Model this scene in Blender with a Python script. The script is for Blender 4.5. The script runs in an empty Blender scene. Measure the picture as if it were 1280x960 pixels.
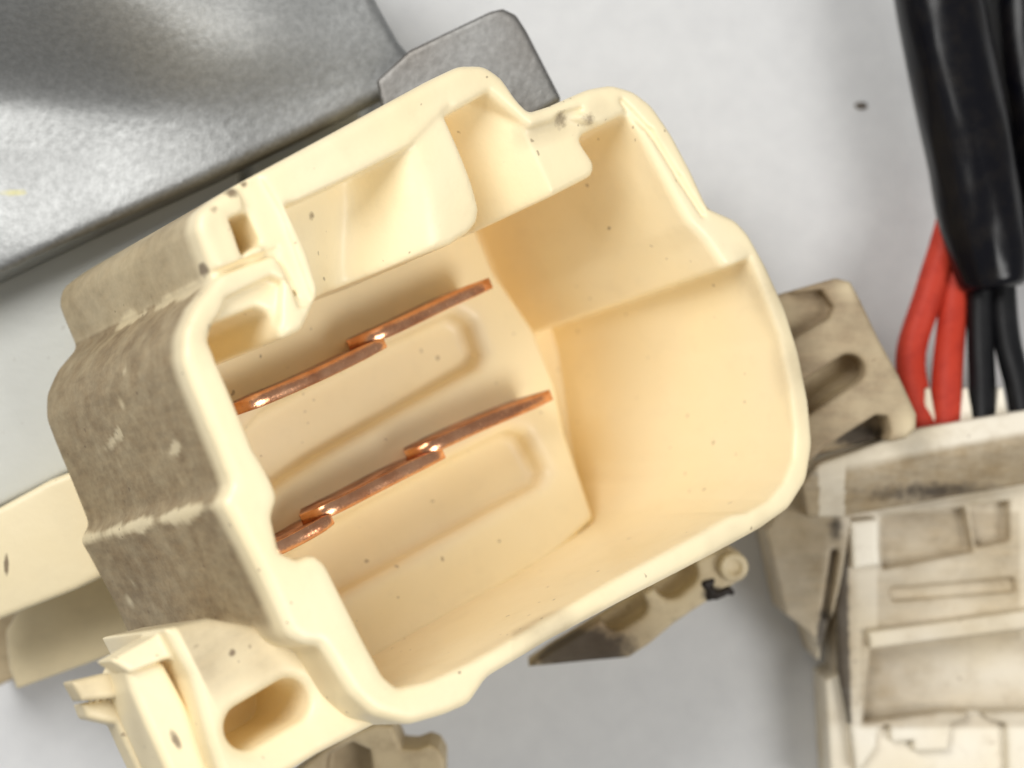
import bpy, bmesh, math, random
import numpy as np
from mathutils import Vector, Matrix, noise

random.seed(7); rng = np.random.default_rng(7)
C = bpy.context.scene.collection
S = bpy.context.scene

# ------------------------------------------------------------------ camera, world, lamps
S.unit_settings.system = 'METRIC'
S.unit_settings.scale_length = 0.005            # one unit is five millimetres
CAMZ = 26.0
TABLE_Z = -7.0
cam_d = bpy.data.cameras.new('camera'); cam = bpy.data.objects.new('camera', cam_d); C.objects.link(cam)
cam.location = (0, 0, CAMZ)
cam_d.sensor_width = 36.0; cam_d.lens = 36.0 * CAMZ / 12.8
cam_d.clip_start = 0.1; cam_d.clip_end = 500
cam_d.dof.use_dof = True
cam_d.dof.focus_distance = CAMZ + 0.6
cam_d.dof.aperture_fstop = cam_d.lens * 1e-3 / 0.52
S.camera = cam

w = bpy.data.worlds.new('World'); S.world = w; w.use_nodes = True
w.node_tree.nodes['Background'].inputs[0].default_value = (1.0, 1.0, 1.0, 1)
w.node_tree.nodes['Background'].inputs[1].default_value = 0.29

def area(name, loc, target, size, power, col=(1, 1, 1), size_y=None):
    d = bpy.data.lights.new(name, 'AREA'); d.energy = power; d.color = col
    d.shape = 'RECTANGLE'; d.size = size; d.size_y = size_y or size
    o = bpy.data.objects.new(name, d); C.objects.link(o)
    o.location = loc
    o.rotation_euler = (Vector(target) - Vector(loc)).to_track_quat('-Z', 'Y').to_euler()
    return o
area('window_lamp', (-16, 18, 33), (0, 0, -3), 22, 14200, (1.0, 0.985, 0.96), 22)
area('fill_lamp', (24, -10, 30), (0, 0, -4), 16, 8600, (1.0, 0.985, 0.96), 16)  # added fill: lifts the shadow on the table, brightens the blade edges
S.view_settings.view_transform = 'Standard'; S.view_settings.look = 'None'
S.view_settings.exposure = 0.0; S.view_settings.gamma = 1.0
S.view_settings.use_curve_mapping = False
S.cycles.max_bounces = 9; S.cycles.diffuse_bounces = 8; S.cycles.glossy_bounces = 3

# ------------------------------------------------------------------ frames
def at(px, py, z):
    """a point of the place at height z seen in direction (px, py)"""
    k = (CAMZ - z) / CAMZ
    return Vector(((px - 640) / 100 * k, (480 - py) / 100 * k, z))

AL = math.radians(25.5); SU, SV = 0.53, 0.085
ub = Vector((math.cos(AL), math.sin(AL), 0)); vb = Vector((math.sin(AL), -math.cos(AL), 0))
NN = ub * SU + vb * SV + Vector((0, 0, math.sqrt(1 - SU * SU - SV * SV)))
WW = -NN
UU = (ub - NN * ub.dot(NN)).normalized()
VV = WW.cross(UU).normalized()
OO = at(620, 480, 0)
FRAME = Matrix(((UU.x, VV.x, WW.x, OO.x), (UU.y, VV.y, WW.y, OO.y), (UU.z, VV.z, WW.z, OO.z), (0, 0, 0, 1)))
EYE = Vector((0, 0, CAMZ))

def uv(px, py, wd):
    """where the line of sight meets the connector's plane at depth wd"""
    d = at(px, py, 0) - EYE
    t = (wd - (EYE - OO).dot(WW)) / d.dot(WW)
    p = EYE + d * t - OO
    return (p.dot(UU), p.dot(VV))
def uvs(pts, wd): return [uv(x, y, wd) for x, y in pts]
def xys(pts, z): return [tuple(at(x, y, z)[:2]) for x, y in pts]

# ------------------------------------------------------------------ materials
def new_mat(name):
    m = bpy.data.materials.new(name); m.use_nodes = True
    return m, m.node_tree.nodes, m.node_tree.links, m.node_tree.nodes['Principled BSDF']
def nd(ns, t, **kw):
    n = ns.new(t)
    for k, v in kw.items():
        if k in n.inputs: n.inputs[k].default_value = v
        else: setattr(n, k, v)
    return n
def mixc(ns, ln, fac, a, b):
    n = ns.new('ShaderNodeMix'); n.data_type = 'RGBA'
    for s, v in ((n.inputs[0], fac), (n.inputs[6], a), (n.inputs[7], b)):
        if isinstance(v, (int, float)): s.default_value = v
        elif isinstance(v, tuple): s.default_value = v + (1,) if len(v) == 3 else v
        else: ln.new(v, s)
    return n.outputs[2]
def mth(ns, ln, op, a, b=None, clamp=False):
    n = ns.new('ShaderNodeMath'); n.operation = op; n.use_clamp = clamp
    for s, v in zip(n.inputs, (a, b)):
        if v is None: continue
        if isinstance(v, (int, float)): s.default_value = v
        else: ln.new(v, s)
    return n.outputs[0]
def ramp(ns, ln, x, p0, p1):
    n = ns.new('ShaderNodeMapRange'); n.clamp = True
    n.inputs[1].default_value = p0; n.inputs[2].default_value = p1
    ln.new(x, n.inputs[0]); return n.outputs[0]

def plastic(name, base, tint, grime_col, rough=0.38, sss=0.0, speck=1.0, sub_scale=0.35, radius=(1.0, 0.55, 0.2), film=0.0, stain=(0.035, 0.026, 0.02)):
    m, ns, ln, bs = new_mat(name)
    tc = ns.new('ShaderNodeTexCoord'); co = tc.outputs['Object']
    n1 = nd(ns, 'ShaderNodeTexNoise', Scale=0.6, Detail=2.0); ln.new(co, n1.inputs['Vector'])
    n2 = nd(ns, 'ShaderNodeTexNoise', Scale=2.6, Detail=5.0, Roughness=0.65); ln.new(co, n2.inputs['Vector'])
    n3 = nd(ns, 'ShaderNodeTexNoise', Scale=14.0, Detail=3.0, Roughness=0.7); ln.new(co, n3.inputs['Vector'])
    col = mixc(ns, ln, ramp(ns, ln, n1.outputs[0], 0.35, 0.7), base, tint)
    # faint general soiling
    soil = mth(ns, ln, 'MULTIPLY', ramp(ns, ln, n2.outputs[0], 0.52, 0.8), 0.07 + film)
    col = mixc(ns, ln, soil, col, tuple(c * 1.15 for c in grime_col))
    at_ = ns.new('ShaderNodeAttribute'); at_.attribute_name = 'grime_shade'
    g = mth(ns, ln, 'ADD', mth(ns, ln, 'MULTIPLY', n2.outputs[0], 0.6), mth(ns, ln, 'MULTIPLY', n3.outputs[0], 0.14))
    g = mth(ns, ln, 'ADD', g, 0.50)
    g = mth(ns, ln, 'MULTIPLY', g, at_.outputs['Fac'], clamp=True)
    mp = ns.new('ShaderNodeMapping'); mp.inputs['Rotation'].default_value = (0.4, 0.3, 0.9); mp.inputs['Scale'].default_value = (1.2, 7.0, 2.0); ln.new(co, mp.inputs['Vector'])
    sk = nd(ns, 'ShaderNodeTexNoise', Scale=1.5, Detail=4.0, Roughness=0.6); ln.new(mp.outputs[0], sk.inputs['Vector'])
    gcol = mixc(ns, ln, ramp(ns, ln, sk.outputs[0], 0.36, 0.66), tuple(c * 0.86 for c in grime_col), tuple(c * 1.16 for c in grime_col))
    col = mixc(ns, ln, g, col, gcol)
    # black stains
    bt = ns.new('ShaderNodeAttribute'); bt.attribute_name = 'stain'
    nb = nd(ns, 'ShaderNodeTexNoise', Scale=7.0, Detail=4.0, Roughness=0.7); ln.new(co, nb.inputs['Vector'])
    s = mth(ns, ln, 'SUBTRACT', mth(ns, ln, 'MULTIPLY', bt.outputs['Fac'], 1.5), nb.outputs[0])
    s = ramp(ns, ln, s, 0.0, 0.45)
    col = mixc(ns, ln, mth(ns, ln, 'MULTIPLY', s, 0.85), col, stain)
    # specks of dirt, stretched and uneven
    wob = nd(ns, 'ShaderNodeTexNoise', Scale=9.0, Detail=1.0); ln.new(co, wob.inputs['Vector'])
    mixv = ns.new('ShaderNodeVectorMath'); mixv.operation = 'MULTIPLY_ADD'
    ln.new(wob.outputs['Color'], mixv.inputs[0]); mixv.inputs[1].default_value = (0.10, 0.10, 0.10); ln.new(co, mixv.inputs[2])
    for sc, r, thr, op in ((2.3, 0.070, 0.55, 0.8), (4.4, 0.115, 0.42, 0.55)):
        vo = nd(ns, 'ShaderNodeTexVoronoi', Scale=sc); ln.new(mixv.outputs[0], vo.inputs['Vector'])
        sep = ns.new('ShaderNodeSeparateColor'); ln.new(vo.outputs['Color'], sep.inputs[0])
        rad = mth(ns, ln, 'MULTIPLY', sep.outputs[1], r * 1.4)
        d = mth(ns, ln, 'SUBTRACT', rad, vo.outputs['Distance'])
        k = ramp(ns, ln, d, 0.0, 0.05)
        pick = mth(ns, ln, 'GREATER_THAN', sep.outputs[0], thr)
        k = mth(ns, ln, 'MULTIPLY', mth(ns, ln, 'MULTIPLY', k, pick), op * speck)
        col = mixc(ns, ln, k, col, (0.16, 0.105, 0.06))
    ln.new(col, bs.inputs['Base Color'])
    rr = mth(ns, ln, 'ADD', mth(ns, ln, 'MULTIPLY', n2.outputs[0], 0.2), rough - 0.1)
    rr = mth(ns, ln, 'ADD', rr, mth(ns, ln, 'MULTIPLY', g, 0.35), clamp=True)
    ln.new(rr, bs.inputs['Roughness'])
    bs.subsurface_method = 'RANDOM_WALK'; bs.inputs['Subsurface Weight'].default_value = sss
    bs.inputs['Subsurface Radius'].default_value = radius
    bs.inputs['Subsurface Scale'].default_value = sub_scale
    bs.inputs['IOR'].default_value = 1.48
    bp = nd(ns, 'ShaderNodeBump', Strength=0.16, Distance=0.05)
    hb = nd(ns, 'ShaderNodeTexNoise', Scale=4.0, Detail=4.0, Roughness=0.6); ln.new(co, hb.inputs['Vector']); hh = hb.outputs[0]
    ln.new(hh, bp.inputs['Height']); ln.new(bp.outputs[0], bs.inputs['Normal'])
    return m

M = {}
M['cream'] = plastic('cream_plastic', (0.945, 0.82, 0.55), (0.935, 0.795, 0.50), (0.265, 0.188, 0.102), stain=(0.16, 0.105, 0.06))
M['clip'] = plastic('soiled_plastic', (0.68, 0.57, 0.37), (0.62, 0.51, 0.32), (0.25, 0.18, 0.11), rough=0.5, speck=1.2, film=0.5)
M['plug'] = plastic('white_plug_plastic', (0.84, 0.78, 0.65), (0.77, 0.67, 0.48), (0.31, 0.23, 0.13), rough=0.45, speck=0.7, film=0.25, radius=(1, .8, .6))
M['plate'] = plastic('white_plate_plastic', (0.62, 0.63, 0.59), (0.60, 0.61, 0.57), (0.4, 0.38, 0.33), rough=0.4, speck=0.3)

def copper(name, c1, c2):
    m, ns, ln, bs = new_mat(name)
    co = ns.new('ShaderNodeTexCoord').outputs['Object']
    n = nd(ns, 'ShaderNodeTexNoise', Scale=3.0, Detail=6.0); ln.new(co, n.inputs['Vector'])
    n2 = nd(ns, 'ShaderNodeTexNoise', Scale=26.0, Detail=4.0); ln.new(co, n2.inputs['Vector'])
    col = mixc(ns, ln, ramp(ns, ln, n.outputs[0], 0.35, 0.65), c1, c2)
    ln.new(col, bs.inputs['Base Color']); bs.inputs['Metallic'].default_value = 1.0
    ln.new(mth(ns, ln, 'ADD', mth(ns, ln, 'MULTIPLY', n2.outputs[0], 0.25), 0.10), bs.inputs['Roughness'])
    bp = nd(ns, 'ShaderNodeBump', Strength=0.10, Distance=0.03); ln.new(n2.outputs[0], bp.inputs['Height']); ln.new(bp.outputs[0], bs.inputs['Normal'])
    return m
M['copper'] = copper('copper', (0.92, 0.50, 0.29), (0.70, 0.31, 0.16))
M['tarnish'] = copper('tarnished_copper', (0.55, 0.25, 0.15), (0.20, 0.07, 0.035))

def cast_metal():
    m, ns, ln, bs = new_mat('cast_metal')
    co = ns.new('ShaderNodeTexCoord').outputs['Object']
    n = nd(ns, 'ShaderNodeTexNoise', Scale=1.1, Detail=5.0); ln.new(co, n.inputs['Vector'])
    f = nd(ns, 'ShaderNodeTexNoise', Scale=11.0, Detail=6.0, Roughness=0.6); ln.new(co, f.inputs['Vector'])
    v = nd(ns, 'ShaderNodeTexVoronoi', Scale=7.5, feature='SMOOTH_F1'); ln.new(co, v.inputs['Vector'])
    mp = nd(ns, 'ShaderNodeMapping'); mp.inputs['Rotation'].default_value = (0, 0, 0.6); mp.inputs['Scale'].default_value = (2.2, 9.0, 4.0); ln.new(co, mp.inputs['Vector'])
    sc = nd(ns, 'ShaderNodeTexNoise', Scale=1.6, Detail=3.0); ln.new(mp.outputs[0], sc.inputs['Vector'])
    col = mixc(ns, ln, ramp(ns, ln, f.outputs[0], 0.35, 0.7), (0.27, 0.275, 0.27), (0.35, 0.355, 0.35))
    col = mixc(ns, ln, mth(ns, ln, 'MULTIPLY', ramp(ns, ln, sc.outputs[0], 0.70, 0.80), 0.4), col, (0.55, 0.56, 0.55))
    st = ns.new('ShaderNodeAttribute'); st.attribute_name = 'stain'
    nz = nd(ns, 'ShaderNodeTexNoise', Scale=5.0, Detail=5.0); ln.new(co, nz.inputs['Vector'])
    k = ramp(ns, ln, mth(ns, ln, 'SUBTRACT', mth(ns, ln, 'MULTIPLY', st.outputs['Fac'], 1.4), nz.outputs[0]), 0, 0.3)
    col = mixc(ns, ln, mth(ns, ln, 'MULTIPLY', k, 0.6), col, (0.42, 0.38, 0.12))
    gr = ns.new('ShaderNodeAttribute'); gr.attribute_name = 'grime_shade'
    col = mixc(ns, ln, mth(ns, ln, 'MULTIPLY', gr.outputs['Fac'], 0.8), col, (0.10, 0.08, 0.06))
    ln.new(col, bs.inputs['Base Color'])
    bs.inputs['Metallic'].default_value = 0.75
    ln.new(mth(ns, ln, 'ADD', mth(ns, ln, 'MULTIPLY', n.outputs[0], 0.2), 0.38), bs.inputs['Roughness'])
    bp = nd(ns, 'ShaderNodeBump', Strength=0.13, Distance=0.04)
    h = mth(ns, ln, 'ADD', mth(ns, ln, 'MULTIPLY', v.outputs['Distance'], 0.8), mth(ns, ln, 'MULTIPLY', f.outputs[0], 0.9))
    ln.new(h, bp.inputs['Height']); ln.new(bp.outputs[0], bs.inputs['Normal'])
    return m
M['metal'] = cast_metal()

def paper():
    m, ns, ln, bs = new_mat('white_paper')
    co = ns.new('ShaderNodeTexCoord').outputs['Object']
    n = nd(ns, 'ShaderNodeTexNoise', Scale=2.2, Detail=8.0, Roughness=0.7); ln.new(co, n.inputs['Vector'])
    f = nd(ns, 'ShaderNodeTexNoise', Scale=16.0, Detail=5.0); ln.new(co, f.inputs['Vector'])
    col = mixc(ns, ln, ramp(ns, ln, n.outputs[0], 0.3, 0.75), (0.67, 0.675, 0.675), (0.60, 0.605, 0.61))
    ln.new(col, bs.inputs['Base Color']); bs.inputs['Roughness'].default_value = 0.7
    bp = nd(ns, 'ShaderNodeBump', Strength=0.25, Distance=0.04); ln.new(f.outputs[0], bp.inputs['Height']); ln.new(bp.outputs[0], bs.inputs['Normal'])
    return m
M['paper'] = paper()

def rubber(name, col, rough, bump=0.2, col2=None):
    m, ns, ln, bs = new_mat(name)
    co = ns.new('ShaderNodeTexCoord').outputs['Object']
    n = nd(ns, 'ShaderNodeTexNoise', Scale=3.0, Detail=7.0, Roughness=0.7); ln.new(co, n.inputs['Vector'])
    c = mixc(ns, ln, ramp(ns, ln, n.outputs[0], 0.45, 0.75), col, col2 or tuple(x * 1.6 for x in col))
    ln.new(c, bs.inputs['Base Color']); bs.inputs['Specular IOR Level'].default_value = 0.25
    ln.new(mth(ns, ln, 'ADD', mth(ns, ln, 'MULTIPLY', n.outputs[0], 0.25), rough - 0.12), bs.inputs['Roughness'])
    bp = nd(ns, 'ShaderNodeBump', Strength=bump, Distance=0.05); ln.new(n.outputs[0], bp.inputs['Height']); ln.new(bp.outputs[0], bs.inputs['Normal'])
    return m
M['sleeve'] = rubber('black_sleeve', (0.003, 0.003, 0.005), 0.22, 0.05, (0.010, 0.008, 0.007))
M['black_wire'] = rubber('black_wire', (0.004, 0.004, 0.005), 0.5, 0.1, (0.008, 0.008, 0.009))
M['red_wire'] = rubber('red_wire', (0.50, 0.045, 0.022), 0.55, 0.15, (0.36, 0.026, 0.015))
M['crumb'] = rubber('brown_crumb', (0.12, 0.10, 0.08), 0.7)
M['grease'] = rubber('black_grease', (0.02, 0.015, 0.012), 0.4, 0.6)

# ------------------------------------------------------------------ solids from distance fields
def poly_sd(pts, X, Y):
    P = np.array(pts, dtype=np.float64); n = len(P)
    d = np.full(X.shape, 1e9); s = np.ones(X.shape)
    for i in range(n):
        a = P[i]; b = P[i - 1]; e = b - a
        wx = X - a[0]; wy = Y - a[1]
        t = np.clip((wx * e[0] + wy * e[1]) / max(e @ e, 1e-12), 0, 1)
        d = np.minimum(d, (wx - e[0] * t) ** 2 + (wy - e[1] * t) ** 2)
        c1 = Y >= a[1]; c2 = Y < b[1]; c3 = e[0] * wy > e[1] * wx
        s = np.where((c1 & c2 & c3) | (~c1 & ~c2 & ~c3), -s, s)
    return (s * np.sqrt(d)).astype(np.float32)

def blur2(d, soft, h):
    n = int(3 * soft / h) + 1; k = np.exp(-0.5 * (np.arange(-n, n + 1) * h / soft) ** 2); k /= k.sum()
    for ax in (0, 1):
        pd = np.pad(d, [(n, n) if a == ax else (0, 0) for a in (0, 1)], mode='edge')
        d = sum(k[i] * (pd[i:i + d.shape[0]] if ax == 0 else pd[:, i:i + d.shape[1]]) for i in range(2 * n + 1))
    return d

class Vol:
    """a grid in a local frame; distance fields are combined on it and turned into one closed mesh"""
    def __init__(s, lo, hi, h):
        s.h = h; s.lo = np.array(lo, float)
        s.x, s.y, s.z = [np.arange(lo[i], hi[i] + h, h).astype(np.float32) for i in range(3)]
        s.X2, s.Y2 = np.meshgrid(s.x, s.y, indexing='ij')
        s.Z = s.z[None, None, :]
        s.F = np.full((len(s.x), len(s.y), len(s.z)), 10.0, np.float32)
    def d2(s, pts, soft=0.0):
        d = poly_sd(pts, s.X2, s.Y2)
        if soft:                                   # round every corner of the outline
            d = blur2(d, soft, s.h)
        return d.astype(np.float32)[:, :, None]
    def prism(s, d2, z0, z1, r=0.05):
        """z0/z1 numbers or fields; r rounds every edge"""
        dz = np.maximum(z0 - s.Z, s.Z - z1)
        a = d2 + r; b = dz + r
        return np.minimum(np.maximum(a, b), 0) + np.sqrt(np.maximum(a, 0) ** 2 + np.maximum(b, 0) ** 2) - r
    def add(s, d, k=0.0):
        if k:
            hh = np.maximum(k - np.abs(s.F - d), 0) / k
            s.F = np.minimum(s.F, d) - hh * hh * k * 0.25
        else: s.F = np.minimum(s.F, d)
        s.F = s.F.astype(np.float32); return s
    def cut(s, d, k=0.05):
        d = -d
        if k:
            hh = np.maximum(k - np.abs(s.F - d), 0) / k
            s.F = np.maximum(s.F, d) + hh * hh * k * 0.25
        else: s.F = np.maximum(s.F, d)
        s.F = s.F.astype(np.float32); return s
    def loft(s, A, wa, B, wb):
        A = np.array(A); B = np.array(B); out = np.full(s.F.shape, 5.0, np.float32)
        al = np.concatenate([A, B]); x0, y0 = al.min(0) - 0.6; x1, y1 = al.max(0) + 0.6
        ix = np.where((s.x >= x0) & (s.x <= x1))[0]; iy = np.where((s.y >= y0) & (s.y <= y1))[0]
        sx = slice(ix[0], ix[-1] + 1); sy = slice(iy[0], iy[-1] + 1); X, Y = s.X2[sx, sy], s.Y2[sx, sy]
        for k, z in enumerate(s.z):
            if z > wb: continue
            t = (z - wa) / (wb - wa); out[sx, sy, k] = poly_sd(A + (B - A) * t, X, Y)
        return out
    def capsule2(s, a, b, r):
        a = np.array(a); b = np.array(b); e = b - a
        t = np.clip(((s.X2 - a[0]) * e[0] + (s.Y2 - a[1]) * e[1]) / (e @ e), 0, 1)
        return (np.sqrt((s.X2 - a[0] - e[0] * t) ** 2 + (s.Y2 - a[1] - e[1] * t) ** 2) - r)[:, :, None]
    def mesh(s, name, wave=0.0):
        F = s.F
        F[0] = F[-1] = 1; F[:, 0] = F[:, -1] = 1; F[:, :, 0] = F[:, :, -1] = 1
        neg = F < 0
        c = np.zeros(tuple(n - 1 for n in F.shape), np.uint8)
        for i in (0, 1):
            for j in (0, 1):
                for k in (0, 1):
                    c += neg[i:F.shape[0] - 1 + i, j:F.shape[1] - 1 + j, k:F.shape[2] - 1 + k]
        act = (c > 0) & (c < 8)
        idx = np.argwhere(act); N = len(idx)
        ids = np.full(act.shape, -1, np.int32); ids[act] = np.arange(N)
        cor = {}
        for i in (0, 1):
            for j in (0, 1):
                for k in (0, 1):
                    cor[i, j, k] = F[idx[:, 0] + i, idx[:, 1] + j, idx[:, 2] + k].astype(np.float64)
        acc = np.zeros((N, 3)); cnt = np.zeros(N)
        for a in cor:
            for ax in range(3):
                if a[ax]: continue
                b = list(a); b[ax] = 1; b = tuple(b)
                fa, fb = cor[a], cor[b]; m = (fa < 0) != (fb < 0)
                t = np.where(m, fa / np.where(m, fa - fb, 1), 0)
                p = np.tile(np.array(a, float), (N, 1)); p[:, ax] += t
                acc[m] += p[m]; cnt[m] += 1
        V = (idx + acc / cnt[:, None]) * s.h + s.lo
        quads = []
        for ax in range(3):
            sl0 = [slice(None)] * 3; sl1 = [slice(None)] * 3
            sl0[ax] = slice(0, -1); sl1[ax] = slice(1, None)
            ch = neg[tuple(sl0)] != neg[tuple(sl1)]
            e = np.argwhere(ch)
            o1, o2 = (ax + 1) % 3, (ax + 2) % 3
            ok = (e[:, o1] > 0) & (e[:, o2] > 0) & (e[:, o1] < F.shape[o1] - 1) & (e[:, o2] < F.shape[o2] - 1)
            e = e[ok]; q = []
            for da, db in ((-1, -1), (0, -1), (0, 0), (-1, 0)):
                cc = e.copy(); cc[:, o1] += da; cc[:, o2] += db
                q.append(ids[cc[:, 0], cc[:, 1], cc[:, 2]])
            q = np.stack(q, 1); inside = neg[e[:, 0], e[:, 1], e[:, 2]]
            q[~inside] = q[~inside][:, ::-1]
            quads.append(q)
        Q = np.concatenate(quads); Q = Q[(Q >= 0).all(1)]
        me = bpy.data.meshes.new(name)
        me.vertices.add(N); me.vertices.foreach_set('co', V.astype(np.float32).ravel())
        me.loops.add(len(Q) * 4); me.loops.foreach_set('vertex_index', Q.astype(np.int32).ravel())
        me.polygons.add(len(Q)); me.polygons.foreach_set('loop_start', np.arange(0, len(Q) * 4, 4, dtype=np.int32))
        me.update(); me.validate()
        me.polygons.foreach_set('use_smooth', np.ones(len(me.polygons), bool))
        return me

def fbm(P, sc, seed=0, octaves=3):
    """cheap smooth noise in about -1..1 from summed sines"""
    r = np.random.default_rng(seed); o = np.zeros(len(P)); amp = 1.0
    for q in range(octaves):
        for _ in range(4):
            k = r.normal(size=3) * sc * (2 ** q); o += amp * 0.3 * np.sin(P @ k + r.uniform(0, 6.28))
        amp *= 0.55
    return o
def coords(me):
    a = np.empty(len(me.vertices) * 3, np.float32); me.vertices.foreach_get('co', a); return a.reshape(-1, 3).astype(float)
def normals(me):
    a = np.empty(len(me.vertices) * 3, np.float32); me.vertices.foreach_get('normal', a); return a.reshape(-1, 3).astype(float)
def setattr_f(me, name, val):
    a = me.attributes.new(name, 'FLOAT', 'POINT'); a.data.foreach_set('value', np.clip(val, 0, 1).astype(np.float32))
def blob(P, c, r):
    """soft ellipsoid weight round c"""
    q = (P - np.array(c)) / np.array(r); return np.clip(1.2 - np.sqrt((q * q).sum(1)), 0, 1)

def obj(name, me, mat, parent=None, matrix=None):
    o = bpy.data.objects.new(name, me); C.objects.link(o)
    if mat is not None: me.materials.append(mat) if not me.materials else None
    if parent is not None: o.parent = parent
    if matrix is not None: o.matrix_local = matrix
    return o
def tag(o, label=None, cat=None, group=None, kind=None):
    for k, v in (('label', label), ('category', cat), ('group', group), ('kind', kind)):
        if v: o[k] = v
    return o
def thing(name, label, cat, group=None, matrix=None):
    o = bpy.data.objects.new(name, None); C.objects.link(o); o.empty_display_size = 0.5
    if matrix is not None: o.matrix_world = matrix
    return tag(o, label, cat, group)

# ------------------------------------------------------------------ the setting
def make_table():
    n = 60; r = 60.0
    bm = bmesh.new(); bmesh.ops.create_grid(bm, x_segments=n, y_segments=n, size=r)
    for v in bm.verts: v.co.z = 0.012 * noise.noise(v.co * 0.25)
    me = bpy.data.meshes.new('table'); bm.to_mesh(me); bm.free()
    for p in me.polygons: p.use_smooth = True
    o = obj('table_surface', me, M['paper']); o.location.z = TABLE_Z
    tag(o, kind='structure')
make_table()

# ------------------------------------------------------------------ the cream connector
H = 0.04
FLOOR_W, BACK_W = 4.55, 5.2
conn = thing('connector_socket', 'large cream plastic connector socket with copper blades inside its open mouth', 'connector', matrix=FRAME)

OUT0 = [(300,228),(430,158),(540,98),(578,80),(608,80),(630,95),(648,122),(664,139),(690,131),(740,109),(768,104),(795,112),(818,130),
        (842,165),(866,210),(888,258),(922,273),(938,290),(960,330),(985,385),(1002,440),(1014,500),(1019,555),(1012,600),(990,635),(955,660),
        (900,690),(780,752),(690,800),(612,847),(590,880),(560,893),(515,906),(470,895),(440,868),(402,806),(383,806),(362,795),(330,722),(292,650),
        (278,628),(292,606),(270,550),(245,490),(230,450),(230,415),(245,380),(272,348),(262,325),(246,285),(250,262),(275,243)]
# points of the mouth's inner edge: pixel and the depth at which that edge lies
CAV0 = [(262,425,0),(270,402,0),(328,380,0),(346,388,0),(352,425,0),(380,412,0),(394,374,.1),(440,352,.35),(540,314,.35),(568,304,.35),(580,296,.6),(592,292,1.0),(735,222,.3),(742,205,.2),(728,174,.1),(737,164,0),
        (787,140,0),(842,242,0),(862,278,0),(884,300,0),(908,336,0),(930,380,0),(950,428,0),(966,485,0),(974,540,0),(972,585,0),(950,622,0),(880,664,0),(767,724,0),(595,825,0),
        (540,850,0),(500,860,0),(482,845,0),(460,805,0),(435,755,0),(410,705,0),(395,692,0),(375,700,0),(352,690,0),(342,645,0),(350,620,0),(338,590,0),(318,540,0),(290,480,0)]
CAVF = [(700,657),(716,640),(718,612),(694,540),(680,485),(656,421),(628,378),(612,345),(590,290),(500,120),(0,300),(100,1000),(350,880),(462,812),(585,735)]

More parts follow.
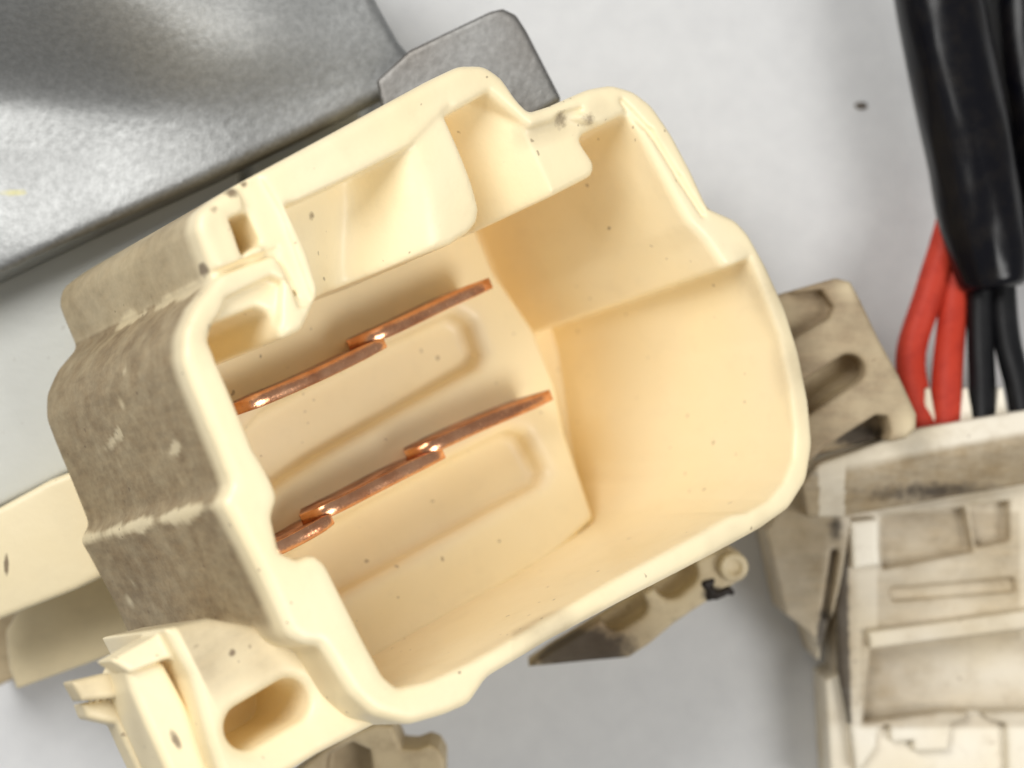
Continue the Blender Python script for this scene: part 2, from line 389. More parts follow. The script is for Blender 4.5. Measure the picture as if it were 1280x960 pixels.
def make_shell():
    v = Vol((-5.2, -5.2, -0.3), (5.6, 5.4, 5.7), H)
    dO = v.d2(uvs(OUT0, 0), 0.055); dI = v.d2([uv(x, y, dd) for x, y, dd in CAV0], 0.04); dF = v.d2(uvs(CAVF, FLOOR_W), 0.10)
    v.add(np.maximum(v.prism(dO, 0.0, 9.0, 0.13), v.prism(dO, -3.0, BACK_W, 0.45)))
    # step of the top band: latch pocket and key ledges below the rim
    t = np.clip(v.Z / FLOOR_W, 0, 1)
    cav2 = np.maximum(dI, dI + (dF - dI) * t)
    v.cut(v.prism(cav2, -2.0, FLOOR_W, 0.25), 0.14)
    # the lower part of the far wall steps outwards below a long straight ledge
    v.cut(v.loft(uvs([(880,345),(912,333),(938,322),(956,366),(976,420),(990,485),(996,540),(994,572),(982,602),(962,625),(935,640),(880,640),(850,480)], 0), 0.0,
                 uvs([(630,432),(656,421),(688,409),(697,440),(702,475),(707,510),(712,545),(718,577),(722,602),(716,624),(700,640),(670,640),(640,480)], FLOOR_W), FLOOR_W), 0.09)
    # pocket between the rib and the first key, rising into the key
    dP = v.d2(uvs([(345,262),(362,258),(430,226),(500,190),(549,140),(610,262),(600,330),(395,395),(372,320)], 0.3))
    u0 = uv(385, 290, 0.5)[0]; u1 = uv(540, 215, 0.3)[0]
    k = np.clip((v.X2 - u0) / (u1 - u0), -0.2, 1.3)[:, :, None]
    q = np.clip(v.Y2 - uv(430, 226, 0.3)[1], 0, 2.5)[:, :, None]
    kv = np.clip(0.62 - 0.36 * q, 0.08, 1)                 # where the valley between floor and key runs
    sm = lambda x: x * x * (3 - 2 * x)
    left = 0.52 + 0.28 * q + 0.45 * np.clip(k / np.maximum(kv, 0.25), -0.5, 1)
    key = 0.03 + 0.02 * q + 0.11 * q * q
    rise = sm(np.clip((k - kv) / (0.16 + 0.32 * q), 0, 1))
    prof = left * (1 - rise) + key * rise
    prof = blur2(prof[:, :, 0] * np.ones_like(v.X2), 0.17, v.h)[:, :, None]
    v.cut(v.prism(dP, -2, prof, 0.03), 0.10)
    # second ledge: lower next to the first key, level with the rim at its far end
    T2 = uvs([(549,150),(600,121),(622,140),(652,166),(700,152),(735,165),(760,200),(740,250),(590,320),(575,302),(588,294),(597,278),(598,262),(586,232)], 0.25)
    d2_ = v.d2(T2)
    ua = uv(560, 170, 0.8)[0]; ub_ = uv(655, 200, 0.4)[0]
    k = np.clip((v.X2 - ua) / (ub_ - ua), 0, 1)[:, :, None]
    v.cut(v.prism(d2_, -2, 1.5 - 1.38 * k ** 0.6, 0.04), 0.14)
    # slot of the small upper guide
    h1 = uvs([(288,272),(312,262),(330,300),(304,318)], 0.0)
    v.cut(v.prism(v.d2(h1), -2, 2.6, 0.05), 0.10)
    # groove between the guides and the wall
    g1 = v.capsule2(uv(306, 238, 0), uv(318, 254, 0), 0.04); v.cut(v.prism(g1, -2, 0.06, 0.02), 0.08)
    g1 = v.d2(uvs([(300,235),(326,218),(352,262),(380,340),(394,378),(375,385),(352,322),(318,300)], 0)); v.cut(v.prism(g1, -2, 0.08, 0.02), 0.06)
    g1 = v.capsule2(uv(262, 345, 0), uv(350, 312, 0), 0.04); v.cut(v.prism(g1, -2, 0.12, 0.02), 0.06)
    g1 = v.capsule2(uv(350, 322, 0), uv(376, 368, 0), 0.03); v.cut(v.prism(g1, -2, 0.14, 0.02), 0.06)
    for a_, b_ in (((778,126),(815,165)),((815,165),(850,222)),((850,222),(880,268)),((700,146),(728,136))):
        g1 = v.capsule2(uv(*a_, 0), uv(*b_, 0), 0.03); v.cut(v.prism(g1, -2, 0.07, 0.01), 0.07)
    # hollow step inside the curved lip
    st = uvs([(285,372),(340,345),(355,352),(350,400),(300,420),(340,590),(318,560),(275,450),(272,410)], 0.0)
    v.cut(v.prism(v.d2(st), -2, 0.16, 0.04), 0.10)
    me = v.mesh('shell')
    P = coords(me); Nn = normals(me)
    dout = poly_sd(uvs(OUT0, 0), P[:, 0], P[:, 1])
    ext = np.clip((dout + 0.25) * 8, 0, 1) * np.clip((P[:, 2] - 0.22) * 4, 0, 1)
    Wd = P @ np.array([UU[:], VV[:], WW[:]]) + np.array(OO[:]); kk = CAMZ / (CAMZ - Wd[:, 2]); px = Wd[:, 0] * kk * 100 + 640
    ext = ext * (px < 420)
    blk = np.where(P[:, 1] < uv(268, 346, .5)[1], 0.66, 1.0)
    ext = ext * blk
    fade = np.clip((uv(300, 790, 2)[1] + 0.4 + 0.35 * fbm(P, 1.6, 3) - P[:, 1]) * 1.4, 0.12, 1)
    rim = np.clip(0.5 - P[:, 2], 0, 0.3) / 0.3 * np.clip((dout + 0.5) * 4, 0, 1) * np.clip(fbm(P, 1.7, 9) + 0.1, 0, 1) * np.where(px > 640, 0.5, 0.16)
    g = ext * fade * (1.12 + 0.25 * fbm(P, 0.8, 5)) + rim
    # scratches that show the clean plastic
    for (p_, w0_, w1_, wd_, lo_) in (((281,628), .3, 4.9, 9, .25), ((272,349), .3, 3.2, 10, .45), ((232,430), 1.9, 2.4, 12, .5), ((262,545), 1.0, 1.7, 14, .4), ((250,505), 2.6, 3.3, 12, .4)):
        A = np.array(uv(*p_, 0) + (w0_,)); B = np.array(uv(*p_, 0) + (w1_,)); B[:2] += 0.12 * (w1_ - w0_ < 1); e = B - A
        t = np.clip(((P - A) @ e) / (e @ e), 0, 1); dd = np.sqrt(((P - A - t[:, None] * e) ** 2).sum(1))
        g = g * np.clip((dd + 0.06 * fbm(P, 5, 8)) * wd_, lo_, 1)
    for c_, r_ in ((uv(262,545,0) + (2.9,), .16), (uv(330,722,0) + (4.3,), .14), (uv(318,700,0) + (3.9,), .09), (uv(240,470,0) + (2.2,), .12)):
        g = g * (1 - 0.6 * blob(P, c_, (r_ * 2, r_, r_)) * np.clip(0.6 + fbm(P, 6, 77), 0, 1))
    setattr_f(me, 'grime_shade', g)
    st = np.zeros(len(P))
    for (px, py, wd, r, a) in ((290,238,0,.14,.8),(268,262,0,.10,.6),(306,230,.05,.10,.6),(253,338,.25,.13,.8),(183,372,1.9,.12,.7),(700,148,0.1,.22,.55),(735,150,.05,.2,.5),
                               (383,272,.8,.11,.9),(262,410,0.05,.12,.5),(590,100,.1,.18,.35),(135,800,4.6,.5,.75),(150,760,4.0,.9,.42),(95,690,4.6,.25,.6),(880,262,0.1,.10,.7),(926,283,.1,.14,.7),(975,640,.3,.28,.7),(995,600,.4,.2,.5),(135,545,4,.16,.7),(945,655,.3,.2,.4)):
        q = uv(px, py, wd); st = np.maximum(st, a * blob(P, (q[0], q[1], wd), (r, r, r * 1.6)))
    setattr_f(me, 'stain', st)
    o = obj('shell', me, M['cream'], conn)
    return o
make_shell()

def conn_part(name, lo, hi, build, mat='cream', h=0.03, grime_shade=None, stain=None, label=None):
    v = Vol(lo, hi, h); build(v); me = v.mesh(name); P = coords(me); Nn = normals(me)
    setattr_f(me, 'grime_shade', grime_shade(P, Nn) if grime_shade else np.zeros(len(P)))
    setattr_f(me, 'stain', stain(P, Nn) if stain else np.zeros(len(P)))
    o = obj(name, me, M[mat], conn)
    if label: o['label'] = label
    return o

# floor of the socket with its two shallow cells
FT = 3.5
def b_floor(v):
    dF = v.d2(uvs([(745,648),(708,540),(696,480),(668,410),(620,340),(560,200),(300,260),(180,520),(330,905),(424,858),(466,832),(604,753),(690,700)], FT), 0.04)
    v.add(v.prism(dF - 0.01, FT, 4.9, 0.13))
    c1 = v.d2(uvs([(290,560),(330,512),(480,432),(572,388),(592,400),(606,440),(600,458),(400,572),(330,620)], FT), 0.05)
    v.cut(v.prism(c1 + 0.02, 3, FT + 0.42, 0.15), 0.22)
    c2 = v.d2(uvs([(330,715),(420,650),(560,575),(640,535),(660,540),(686,588),(678,606),(432,742),(370,780)], FT), 0.05)
    v.cut(v.prism(c2 + 0.02, 3, FT + 0.42, 0.15), 0.22)
conn_part('socket_floor', (-5.2, -4.8, 3.2), (3.2, 5.2, 5.1), b_floor, h=0.035)

# copper blades standing on the floor, staggered in two rows
def blade(p0, p1, top, th, dark=False):
    a = Vector(uv(*p0, top)); b = Vector(uv(*p1, top)); d = (b - a); L = d.length; d.normalize(); nrm = Vector((-d.y, d.x))
    bm = bmesh.new(); n = 14; rows = []
    for i in range(n + 1):
        t = i / n; s = t * L
        # rounded shoulder at the near end
        e = min(t, 1.0) ; tw = top + 0.30 * (max(0, 0.14 - t) / 0.14) ** 2 + 0.012 * math.sin(9 * t + p0[0])
        off = 0.012 * math.sin(5 * t + p0[1]) - 0.01 * max(0, 0.25 - t) / 0.25
        rows.append((a + d * s + nrm * off, tw, t))
    vs = []
    for c, tw, t_ in rows:
        q = []
        for sgn, wd in ((-1, 4.85), (-1, tw), (1, tw), (1, 4.85)):
            p = c + nrm * (sgn * th / 2 * (0.8 + 0.2 * min(1.0, math.sin(math.pi * min(max(t_, 0.02), 0.98)) * 2.2))) + d * ((1.1 * (1 - t_) ** 2) if wd > 4 else 0.0); q.append(bm.verts.new((p.x, p.y, wd)))
        vs.append(q)
    for i in range(n):
        for j in range(4):
            bm.faces.new((vs[i][j], vs[i + 1][j], vs[i + 1][(j + 1) % 4], vs[i][(j + 1) % 4]))
    bm.faces.new(vs[0][::-1]); bm.faces.new(vs[-1])
    bmesh.ops.recalc_face_normals(bm, faces=bm.faces)
    ed = [e for e in bm.edges if e.calc_face_angle(0) > 0.6]
    bmesh.ops.bevel(bm, geom=ed, offset=0.012, segments=1, affect='EDGES')
    bm.normal_update()
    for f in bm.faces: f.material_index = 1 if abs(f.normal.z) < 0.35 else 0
    me = bpy.data.meshes.new('copper_blade'); bm.to_mesh(me); bm.free()
    for p in me.polygons: p.use_smooth = True
    me.materials.append(M['copper']); me.materials.append(M['tarnish'])
    return obj('copper_blade', me, M['copper'], conn)
for p0, p1 in (((296,514),(482,428)), ((448,428),(614,354)), ((330,696),(416,648)), ((388,648),(556,566)), ((520,568),(690,492))):
    blade(p0, p1, 2.6, 0.19)

# ------------------------------------------------------------------ mounting bracket with its slot, arms and clips of the connector
BW = 0.8
def b_bracket(v):
    W0 = BW
    top = uvs([(207,786),(262,772),(340,786),(372,800),(410,800),(450,860),(482,900),(400,942),(330,985),(290,1010),(262,930),(240,845),(222,814)], W0)
    v.add(v.prism(v.d2(top), W0, 3.0, 0.10))
    v.cut(v.prism(v.capsule2(uv(310,908,W0), uv(364,876,W0), 0.27), 0, 2.4, 0.03), 0.14)
    wedge = uvs([(207,786),(135,826),(160,842),(205,824),(225,822)], W0 + .35)
    v.add(v.prism(v.d2(wedge), W0 + .25, W0 + .8, 0.04), 0.05)
def b_gr(P, N):
    q = uv(290, 800, BW)
    return 0.55 * np.clip(1 - (P[:, 1] - q[1] + 0.25 * fbm(P, 2.2, 14)) / 0.7, 0, 1) * (P[:, 0] > uv(230, 800, BW)[0]) + 0.18 * np.clip(fbm(P, 1.5, 4), 0, 1)
conn_part('mounting_bracket', (-6.4, 0.2, 0.5), (-0.2, 6.4, 3.3), b_bracket, h=0.03, grime_shade=b_gr,
          stain=lambda P, N: 0.8 * blob(P, uv(290,816,BW) + (BW,), (.07,.07,.2)) + 0.5 * blob(P, uv(312,808,BW) + (BW,), (.06,.06,.2)) + 0.5 * blob(P, uv(245,808,BW) + (BW,), (.1,.06,.2)))
def b_rail(v):
    v.add(v.prism(v.d2(uvs([(157,838),(162,830),(195,824),(206,830),(300,1000),(225,1000),(165,866)], 1.15)), 1.15, 2.0, 0.09))
conn_part('bracket_rail', (-6.8, 0.2, 0.9), (-1.0, 6.8, 3.5), b_rail, h=0.03,
          grime_shade=lambda P, N: 0.25 * np.clip(fbm(P, 2, 6), 0, 1), stain=lambda P, N: 0.75 * blob(P, uv(220,925,1.15) + (1.15,), (.08,.2,.2)))
def b_flange(v):
    v.add(v.prism(v.d2(uvs([(90,852),(160,836),(175,870),(104,876)], 1.7)), 1.7, 2.1, 0.05))
    v.add(v.prism(v.d2(uvs([(104,880),(175,866),(240,1000),(190,1000),(146,906),(110,898)], 1.95)), 1.95, 2.35, 0.07))
conn_part('bracket_flange', (-7.4, 0.2, 1.4), (-1.4, 6.8, 3.4), b_flange, h=0.03, grime_shade=lambda P, N: 0.2 + 0.3 * np.clip(fbm(P, 2, 16), 0, 1))

def world_part(name, z0, z1, pts_all, build, mat, parent, h=0.035, grime_shade=None, stain=None, label=None, pad=0.35):
    q = np.array(xys(pts_all, z1)); lo = q.min(0) - pad; hi = q.max(0) + pad
    v = Vol((lo[0], lo[1], z0 - 0.2), (hi[0], hi[1], z1 + 0.3), h); build(v); me = v.mesh(name); P = coords(me); Nn = normals(me)
    setattr_f(me, 'grime_shade', grime_shade(P, Nn) if grime_shade else np.zeros(len(P)))
    setattr_f(me, 'stain', stain(P, Nn) if stain else np.zeros(len(P)))
    o = obj(name, me, M[mat], parent)
    if parent is not None: o.matrix_local = parent.matrix_world.inverted()
    if label: o['label'] = label
    return o
bpy.context.view_layer.update()
def slab(pts, z0, z1, r=0.08):
    return lambda v: v.add(v.prism(v.d2(xys(pts, z1)), z0, z1, r))

arm_pts = [(-60,665),(0,634),(62,600),(140,570),(190,690),(95,737),(0,774),(-60,800)]
def b_arm(v):
    slab(arm_pts, -3.3, -2.5, 0.07)(v)
    lo_pts = [(6,790),(60,700),(160,660),(200,780),(150,815),(20,862),(10,835)]
    v.add(v.prism(v.d2(xys(lo_pts, -4.3)), -5.5, -4.3, 0.06))
    v.add(v.prism(v.d2(xys([(-60,800),(60,740),(160,760),(60,815),(22,846),(-60,886)], -5.6)), -6.97, -5.6, 0.05))
world_part('rear_arm', -6.95, -2.5, arm_pts + [(200,900),(-60,900)], b_arm, 'cream', conn,
           stain=lambda P, N: 0.9 * blob(P, at(8,705,-2.5), (.05,.22,.2)), grime_shade=lambda P, N: np.clip((-3.1 - P[:, 2]) * 0.5, 0, 0.3) + 0.6 * (P[:, 2] < -5.3))  # lower blocks darken with depth: shade below the arm painted into the colour

# right clip, seen past the rim
rc_pts = [(960,372),(985,364),(1046,347),(1064,352),(1078,378),(1100,425),(1124,468),(1147,518),(1146,536),(1134,548),(1030,572),(960,590)]
def b_rclip(v):
    slab(rc_pts, -4.9, -3.6, 0.10)(v)
    Z = -3.6
    v.cut(v.prism(v.d2(xys([(960,372),(984,368),(1028,362),(1042,384),(1036,398),(990,424),(960,430)], Z)), -3.95, 0, 0.04), 0.10)
    v.cut(v.prism(v.capsule2(xys([(1000,502)], Z)[0], xys([(1062,462)], Z)[0], 0.22), -4.3, 0, 0.1), 0.10)
    v.cut(v.prism(v.d2(xys([(1018,574),(1030,560),(1096,518),(1110,520),(1114,540),(1108,560)], Z)), -4.6, 0, 0.04), 0.08)
world_part('side_clip', -4.9, -3.6, rc_pts, b_rclip, 'clip', conn, h=0.03, label='soiled side clip with an oblong groove',
           grime_shade=lambda P, N: 0.75 + 0.3 * fbm(P, 2, 31) - 0.75 * blob(P, at(1035,482,-4.1), (.5,.4,.5)) - 0.6 * blob(P, at(1060,360,-3.6), (.25,.2,.3)) - 0.6 * blob(P, at(1135,530,-3.6), (.2,.3,.4)),
           stain=lambda P, N: 0.85 * blob(P, at(1075,545,-4.5), (.6,.3,.5)))
# lower clip under the bottom rim
lc_pts = [(658,834),(690,812),(800,745),(880,694),(912,684),(925,690),(936,706),(930,722),(900,742),(868,762),(842,780),(812,805),(786,822),(740,826),(690,831)]
def b_lclip(v):
    slab(lc_pts, -5.2, -4.2, 0.06)(v)
    Z = -4.2
    v.cut(v.prism(v.capsule2(xys([(838,728)], Z)[0], xys([(852,716)], Z)[0], 0.24), -4.75, 0, 0.08), 0.08)
    v.cut(v.prism(v.capsule2(xys([(770,772)], Z)[0], xys([(792,758)], Z)[0], 0.20), -4.75, 0, 0.08), 0.08)
lower = world_part('lower_clip', -5.2, -4.2, lc_pts, b_lclip, 'clip', conn, h=0.028, label='lower clip with a black stained point',
           grime_shade=lambda P, N: 0.2 + 0.9 * blob(P, at(740,800,-4.2), (1.1,.7,1)),
           stain=lambda P, N: 1.0 * blob(P, at(720,812,-4.2), (1.1,.45,1)) + 0.9 * blob(P, at(893,742,-4.2), (.28,.16,.4)) + 0.55 * blob(P, at(855,775,-4.3), (.35,.16,.4)))
def lathe(name, prof, n, mat, parent, loc, sub=None):
    bm = bmesh.new(); rings = []
    for r, z in prof:
        rings.append([bm.verts.new((r * math.cos(2 * math.pi * i / n), r * math.sin(2 * math.pi * i / n), z)) for i in range(n)])
    for a, b in zip(rings, rings[1:]):
        for i in range(n): bm.faces.new((a[i], a[(i + 1) % n], b[(i + 1) % n], b[i]))
    bm.faces.new(rings[0][::-1]); bm.faces.new(rings[-1])
    me = bpy.data.meshes.new(name); bm.to_mesh(me); bm.free()
    for p in me.polygons: p.use_smooth = True
    o = obj(name, me, mat, parent)
    o.matrix_local = parent.matrix_world.inverted() @ Matrix.Translation(loc) if parent else Matrix.Translation(loc)
    return o
bpy.context.view_layer.update()
b_ = lathe('clip_boss', [(.20,-.5),(.215,.0),(.19,.06),(.12,.07),(.10,.03),(.06,.02)], 28, M['clip'], lower, at(916,708,-4.2) + Vector((0,0,.1)))
def b_grease(v):
    for (x, y, r) in ((882,730,.07),(888,738,.075),(895,744,.07),(903,741,.065),(910,737,.055),(915,741,.04),(886,747,.05),(890,726,.05)):
        c = at(x, y, -4.22); d = np.sqrt((v.X2 - c.x) ** 2 + (v.Y2 - c.y) ** 2)[:, :, None]
        v.add(np.sqrt(d * d + (v.Z - c.z) ** 2) - r, 0.06)
g_ = world_part('grease_clump', -4.5, -4.1, [(860,720),(925,760)], b_grease, 'grease', lower, h=0.02, label='black clump of grease')
# small foot at the bottom edge
ft_pts = [(350,985),(400,940),(430,920),(470,905),(490,908),(502,936),(520,937),(536,931),(548,936),(556,950),(556,1000),(350,1000)]
def b_foot(v):
    slab(ft_pts, -4.6, -3.4, 0.06)(v)
    v.cut(v.prism(v.d2(xys([(404,1000),(410,945),(440,928),(462,938),(470,1000)], -3.4)), -3.9, 0, 0.05), 0.08)
world_part('bottom_foot', -4.6, -3.4, ft_pts, b_foot, 'clip', conn, h=0.03, label='small stepped foot below the rim',
           grime_shade=lambda P, N: 0.35 + 0.5 * blob(P, at(425,955,-3.6), (.4,.5,.6)))

# ------------------------------------------------------------------ grey metal housing and the white plate below it
mh = thing('metal_housing', 'grey cast metal housing with pebbled surface behind the cream connector', 'metal housing')
m_pts = [(-120,-120),(410,-120),(470,0),(496,46),(514,66),(486,112),(260,224),(120,288),(0,345),(-120,402)]
def b_metal(v):
    X = (v.X2)[:, :, None]; Y = v.Y2[:, :, None]
    kx = (CAMZ + 2.6) / CAMZ
    px = X / kx * 100 + 640; py = 480 - Y / kx * 100
    s = np.clip((py + 25 - 0.02 * px) / 165, 0, 1); s = s * s * (3 - 2 * s)
    f = np.clip((430 - px) / 380, 0, 1); f = f * f * (3 - 2 * f)
    top = -2.5 + 1.45 * f * (1 - s) + 0.22 * f * np.clip((py - 100) / 230, 0, 1) - 0.42 * np.clip((px - 150) / 350, 0, 1) ** 1.4 + 0.03 * np.sin(X * 2.1 + Y * 1.3) + 0.02 * np.sin(Y * 3.7 - X)
    top = blur2(top[:, :, 0], 0.16, v.h)[:, :, None]
    v.add(v.prism(v.d2(xys(m_pts, -2.5)), -3.28, top, 0.12))
def m_edge_dark(P, N):
    kx = (CAMZ - P[:, 2]) / CAMZ; px = P[:, 0] / kx * 100 + 640; py = 480 - P[:, 1] / kx * 100
    edge = py - (345 - 0.485 * px)            # distance to the lower edge, in pixels; colour darkens towards it
    return np.clip(1 + (edge - 6) / 26 + 0.3 * fbm(P, 2.5, 2), 0, 1) * np.where(px > 120, 1, 0.5) * 0.35
body = world_part('housing_body', -3.3, -1.0, m_pts, b_metal, 'metal', mh, h=0.045, grime_shade=m_edge_dark, pad=0.4,
           stain=lambda P, N: 0.62 * blob(P, at(18,243,-2.5), (.5,.10,.4)))
e_pts = [(470,100),(512,62),(612,14),(628,10),(645,18),(658,38),(702,124),(668,145),(600,180),(480,150)]
world_part('mounting_ear', -3.6, -2.62, e_pts, slab(e_pts, -3.2, -2.56, 0.05), 'metal', mh, h=0.035, label='flat rounded mounting ear',
           grime_shade=lambda P, N: 0.62 + 0.3 * fbm(P, 1.8, 12))
wp_pts = [(-120,-100),(400,-100),(440,60),(440,128),(300,190),(300,260),(190,540),(60,604),(-120,694)]
pl = world_part('base_plate', -6.95, -3.3, wp_pts, slab(wp_pts, -6.98, -3.3, 0.08), 'plate', None, h=0.06)
tag(pl, 'smooth white plastic plate under the grey metal housing at the left edge', 'plate')

# ------------------------------------------------------------------ white plug with its wires
plug = thing('wire_plug', 'dirty white plastic plug that red and black wires enter', 'plug')
def line(px, x0, y0, x1, y1): return y0 + (px - x0) * (y1 - y0) / (x1 - x0)
b_pts = [(1010,592),(1140,548),(1320,520),(1320,1000),(1075,1000),(1062,900),(1050,840),(1045,760),(1050,690),(1030,640)]
def b_plug(v):
    Z = -5.3
    slab(b_pts, -6.98, Z, 0.06)(v)
    cut = lambda pts, z, r=0.04, k=0.08: v.cut(v.prism(v.d2(xys(pts, Z)), z, 0, r), k)
    cut([(1102,648),(1206,634),(1216,690),(1104,712)], -5.62)
    cut([(1214,632),(1262,626),(1262,676),(1222,684)], -5.62)
    cut([(1112,736),(1268,722),(1270,740),(1116,752)], -5.45)
    cut([(1090,812),(1330,784),(1330,890),(1180,890),(1080,905)], -5.75, 0.04, 0.12)
    cut([(1040,1010),(1095,935),(1098,912),(1112,905),(1114,928),(1142,926),(1142,940),(1185,938),(1190,905),(1206,898),(1222,885),(1235,900),(1258,905),(1262,1010)], -5.5, 0.03, 0.05)
def pl_gr(P, N):
    kx = (CAMZ - P[:, 2]) / CAMZ; px = P[:, 0] / kx * 100 + 640; py = 480 - P[:, 1] / kx * 100
    g = 0.32 + 0.28 * fbm(P, 1.3, 41)
    g += 0.5 * np.clip(1 - np.abs(px - 1052) / 22, 0, 1) * (py < 860)
    g -= 0.5 * np.clip(1 - np.abs(px - 1082) / 24, 0, 1) * (py < 705) * (py > 640)
    g += 0.3 * (px > 1098) * (px < 1275) * (py > 640) * (py < 800) + 0.2 * (py > 800) * (py < 910) * (px > 1075)
    g -= 0.6 * np.clip((py - 905) / 12, 0, 1)
    return g
def pl_st(P, N):
    kx = (CAMZ - P[:, 2]) / CAMZ; px = P[:, 0] / kx * 100 + 640; py = 480 - P[:, 1] / kx * 100
    cx = np.where(py < 700, 1052, 1052 + (py - 700) * 0.02)
    s = 0.85 * np.clip(1.3 - np.abs(px - cx) / 11, 0, 1) * (py > 640) * (py < 905)
    return s
world_part('plug_body', -6.98, -5.2, b_pts, b_plug, 'plug', plug, h=0.032, grime_shade=pl_gr, stain=pl_st)
t_pts = [(1000,604),(1022,578),(1142,536),(1320,506),(1320,602),(1200,622),(1060,648),(1012,648)]
def b_top(v):
    Y = v.Y2[:, :, None]; X = v.X2[:, :, None]; kx = (CAMZ + 4.7) / CAMZ
    px = X / kx * 100 + 640; py = 480 - Y / kx * 100
    e = py - (578 - (px - 1022) * 0.19)      # from the wire side forward
    top = -4.45 - 0.55 * np.clip((e - 22) / 60, 0, 1) ** 1.2
    v.add(v.prism(v.d2(xys(t_pts, -4.6)), -5.6, top, 0.05))
def tp_gr(P, N):
    kx = (CAMZ - P[:, 2]) / CAMZ; px = P[:, 0] / kx * 100 + 640; py = 480 - P[:, 1] / kx * 100
    e = py - (578 - (px - 1022) * 0.19)
    return np.clip((e - 6) / 16, 0.1, 1) * (1.25 + 0.3 * fbm(P, 1.5, 51)) * np.where(np.abs(px - 1040) < 16, 0.25, 1)
world_part('plug_collar', -5.6, -4.4, t_pts, b_top, 'plug', plug, h=0.03, grime_shade=tp_gr, label='sloping collar soiled brown',
           stain=lambda P, N: 0.62 * blob(P, at(1150,612,-4.9), (2.2,.30,.6)) + 0.5 * blob(P, at(1015,590,-4.6), (.15,.3,.5)))
s_pts = [(960,664),(985,625),(1020,592),(1050,612),(1062,650),(1050,720),(1034,800),(1026,832),(1014,792),(984,770)]
def b_side(v):
    X = v.X2[:, :, None]; top = -5.0 - 0.5 * np.clip((xys([(1050, 700)], -5)[0][0] - X) / 1.0, 0, 1)
    v.add(v.prism(v.d2(xys(s_pts, -5.2)), -6.98, top, 0.05))
    v.cut(v.prism(v.capsule2(xys([(1042,690)], -5.2)[0], xys([(1024,822)], -5.2)[0], 0.05), -5.4, 0, 0.02), 0.10)
world_part('plug_cheek', -6.98, -5.0, s_pts, b_side, 'plug', plug, h=0.028, label='grey soiled cheek of the plug',
           grime_shade=lambda P, N: 0.62 + 0.25 * fbm(P, 2, 61),
           stain=lambda P, N: 0.75 * blob(P, at(1030,790,-5.2), (.2,.7,1)) + 0.6 * blob(P, at(1045,660,-5), (.18,.4,1)) + 0.3 * blob(P, at(985,640,-5.3), (.3,.3,1)))
f_pts = [(1032,850),(1060,838),(1072,900),(1080,1000),(1040,1000)]
world_part('plug_foot', -6.98, -5.6, f_pts, slab(f_pts, -6.98, -5.6, 0.05), 'plug', plug, h=0.03, grime_shade=lambda P, N: 0.15 + 0.2 * fbm(P, 2, 71))
r_pts = [(1062,652),(1098,648),(1100,706),(1066,712)]
world_part('plug_rib', -5.6, -5.1, r_pts, slab(r_pts, -5.6, -5.1, 0.06), 'plug', plug, h=0.025)
l_pts = [(1085,790),(1320,758),(1320,782),(1088,812)]
world_part('plug_ledge', -5.8, -5.1, l_pts, slab(l_pts, -5.8, -5.1, 0.06), 'plug', plug, h=0.028, grime_shade=lambda P, N: 0.3 + 0.25 * fbm(P, 2, 81))
for x in (1160, 1207, 1251):          # seals that stand between the wires
    q = [(x - 3, 486), (x + 3, 484), (x + 12, 534), (x - 9, 540)]
    world_part('wire_seal', -5.2, -4.75, q, slab(q, -5.2, -4.75, 0.03), 'plug', plug, h=0.02)

def tube(name, pts, rad, mat, n=24, cap=True, flat=1.0):
    """pts: world points; a smooth tube along them, rad a number or one per point"""
    P = [Vector(p) for p in pts]
    fine = []; R = []
    rr = rad if isinstance(rad, (list, tuple)) else [rad] * len(P)
    for i in range(len(P) - 1):
        p0, p1, p2, p3 = P[max(i - 1, 0)], P[i], P[i + 1], P[min(i + 2, len(P) - 1)]
        for k in range(10):
            t = k / 10
            fine.append(0.5 * ((2 * p1) + (p2 - p0) * t + (2 * p0 - 5 * p1 + 4 * p2 - p3) * t * t + (3 * p1 - p0 - 3 * p2 + p3) * t ** 3)); R.append(rr[i] * (1 - t) + rr[i + 1] * t)
    fine.append(P[-1]); R.append(rr[-1])
    bm = bmesh.new(); rings = []
    for i, p in enumerate(fine):
        d = (fine[min(i + 1, len(fine) - 1)] - fine[max(i - 1, 0)]).normalized()
        a = d.cross(Vector((0, 0, 1))).normalized(); b = a.cross(d)
        rings.append([bm.verts.new(p + (a * math.cos(2 * math.pi * k / n) + b * math.sin(2 * math.pi * k / n) * flat) * R[i] * (1 + 0.03 * noise.noise(p * 1.5 + a * math.cos(k)))) for k in range(n)])
    for a, b in zip(rings, rings[1:]):
        for k in range(n): bm.faces.new((a[k], a[(k + 1) % n], b[(k + 1) % n], b[k]))
    if cap: bm.faces.new(rings[0][::-1]); bm.faces.new(rings[-1])
    bmesh.ops.recalc_face_normals(bm, faces=bm.faces)
    me = bpy.data.meshes.new(name); bm.to_mesh(me); bm.free()
    for p in me.polygons: p.use_smooth = len(p.vertices) == 4
    return obj(name, me, mat)
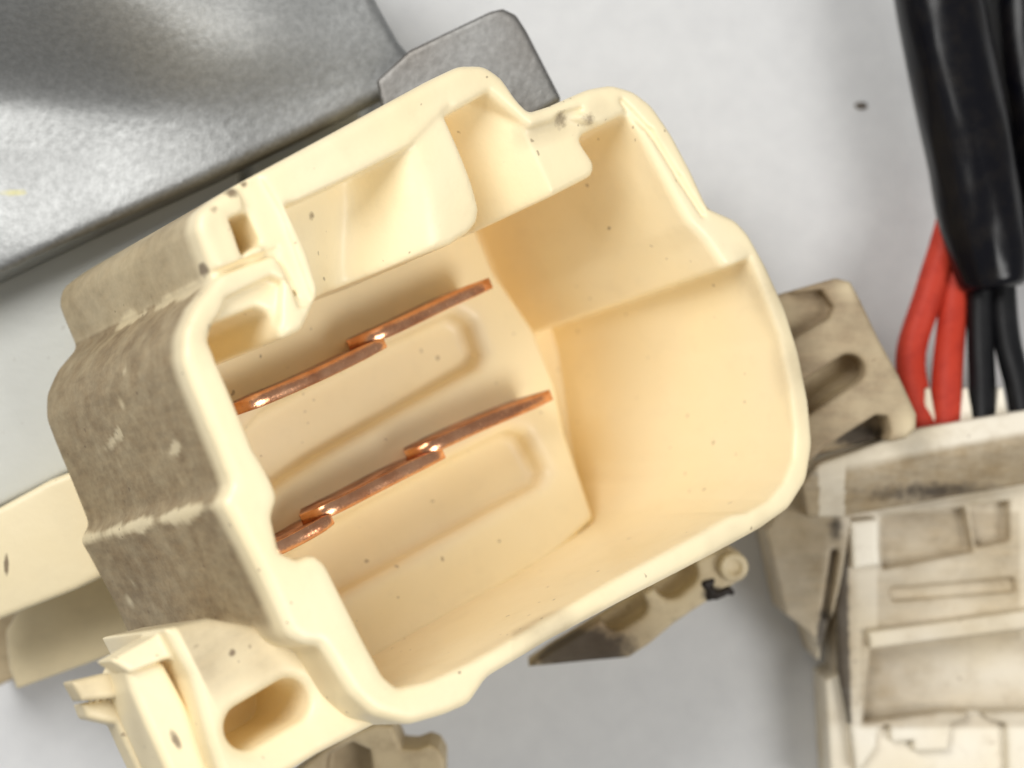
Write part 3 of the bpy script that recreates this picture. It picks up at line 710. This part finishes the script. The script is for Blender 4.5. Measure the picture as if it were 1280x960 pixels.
zs = -5.0
o = tube('cable_sleeve', [at(1160,-80,zs), at(1178,20,zs), at(1206,160,zs), at(1228,280,zs), at(1240,340,zs), at(1243,356,zs), at(1244,362,zs)], [.66,.66,.66,.63,.55,.50,.36], M['sleeve'], 40)
tag(o, 'thick black glossy sleeve around the wires above the white plug', 'cable sleeve')
o = tube('cable_sleeve', [at(1276,-80,-5.9), at(1284,60,-5.9), at(1304,200,-5.9), at(1330,330,-5.9)], .62, M['sleeve'], 40)
tag(o, 'second black sleeve cut off by the right edge, behind the thicker glossy one', 'cable sleeve')
o = tube('wire', [at(1208,200,-5.5), at(1185,290,-5.4), at(1161,368,-5.3), at(1139,440,-5.2), at(1144,495,-5.0), at(1158,545,-4.9)], .225, M['red_wire'])
tag(o, 'outer red wire slanting left out of the black sleeve', 'wire')
o = tube('wire', [at(1210,230,-5.6), at(1198,320,-5.5), at(1190,400,-5.3), at(1184,470,-5.0), at(1182,545,-4.85)], .225, M['red_wire'])
tag(o, 'inner red wire, upright, beside the black wires', 'wire')
o = tube('wire', [at(1226,250,-5.2), at(1226,350,-5.2), at(1226,430,-5.1), at(1230,540,-4.85)], .20, M['black_wire'])
tag(o, 'straight black wire next to the inner red wire', 'wire')
o = tube('wire', [at(1254,250,-5.2), at(1253,350,-5.2), at(1258,420,-5.1), at(1272,480,-4.95), at(1282,530,-4.8)], .20, M['black_wire'])
tag(o, 'black wire that bends to the right edge below the sleeve', 'wire')

# ------------------------------------------------------------------ crumb on the table
bm = bmesh.new(); bmesh.ops.create_icosphere(bm, subdivisions=2, radius=0.07)
for v_ in bm.verts: v_.co = Vector((v_.co.x * 1.5, v_.co.y * 0.8, v_.co.z * 0.5)) * (1 + 0.35 * noise.noise(v_.co * 14))
me = bpy.data.meshes.new('dirt_crumb'); bm.to_mesh(me); bm.free()
o = obj('dirt_crumb', me, M['crumb']); o.location = at(1076, 132, TABLE_Z + 0.03)
tag(o, 'tiny dark crumb of dirt alone on the white table', 'dirt')
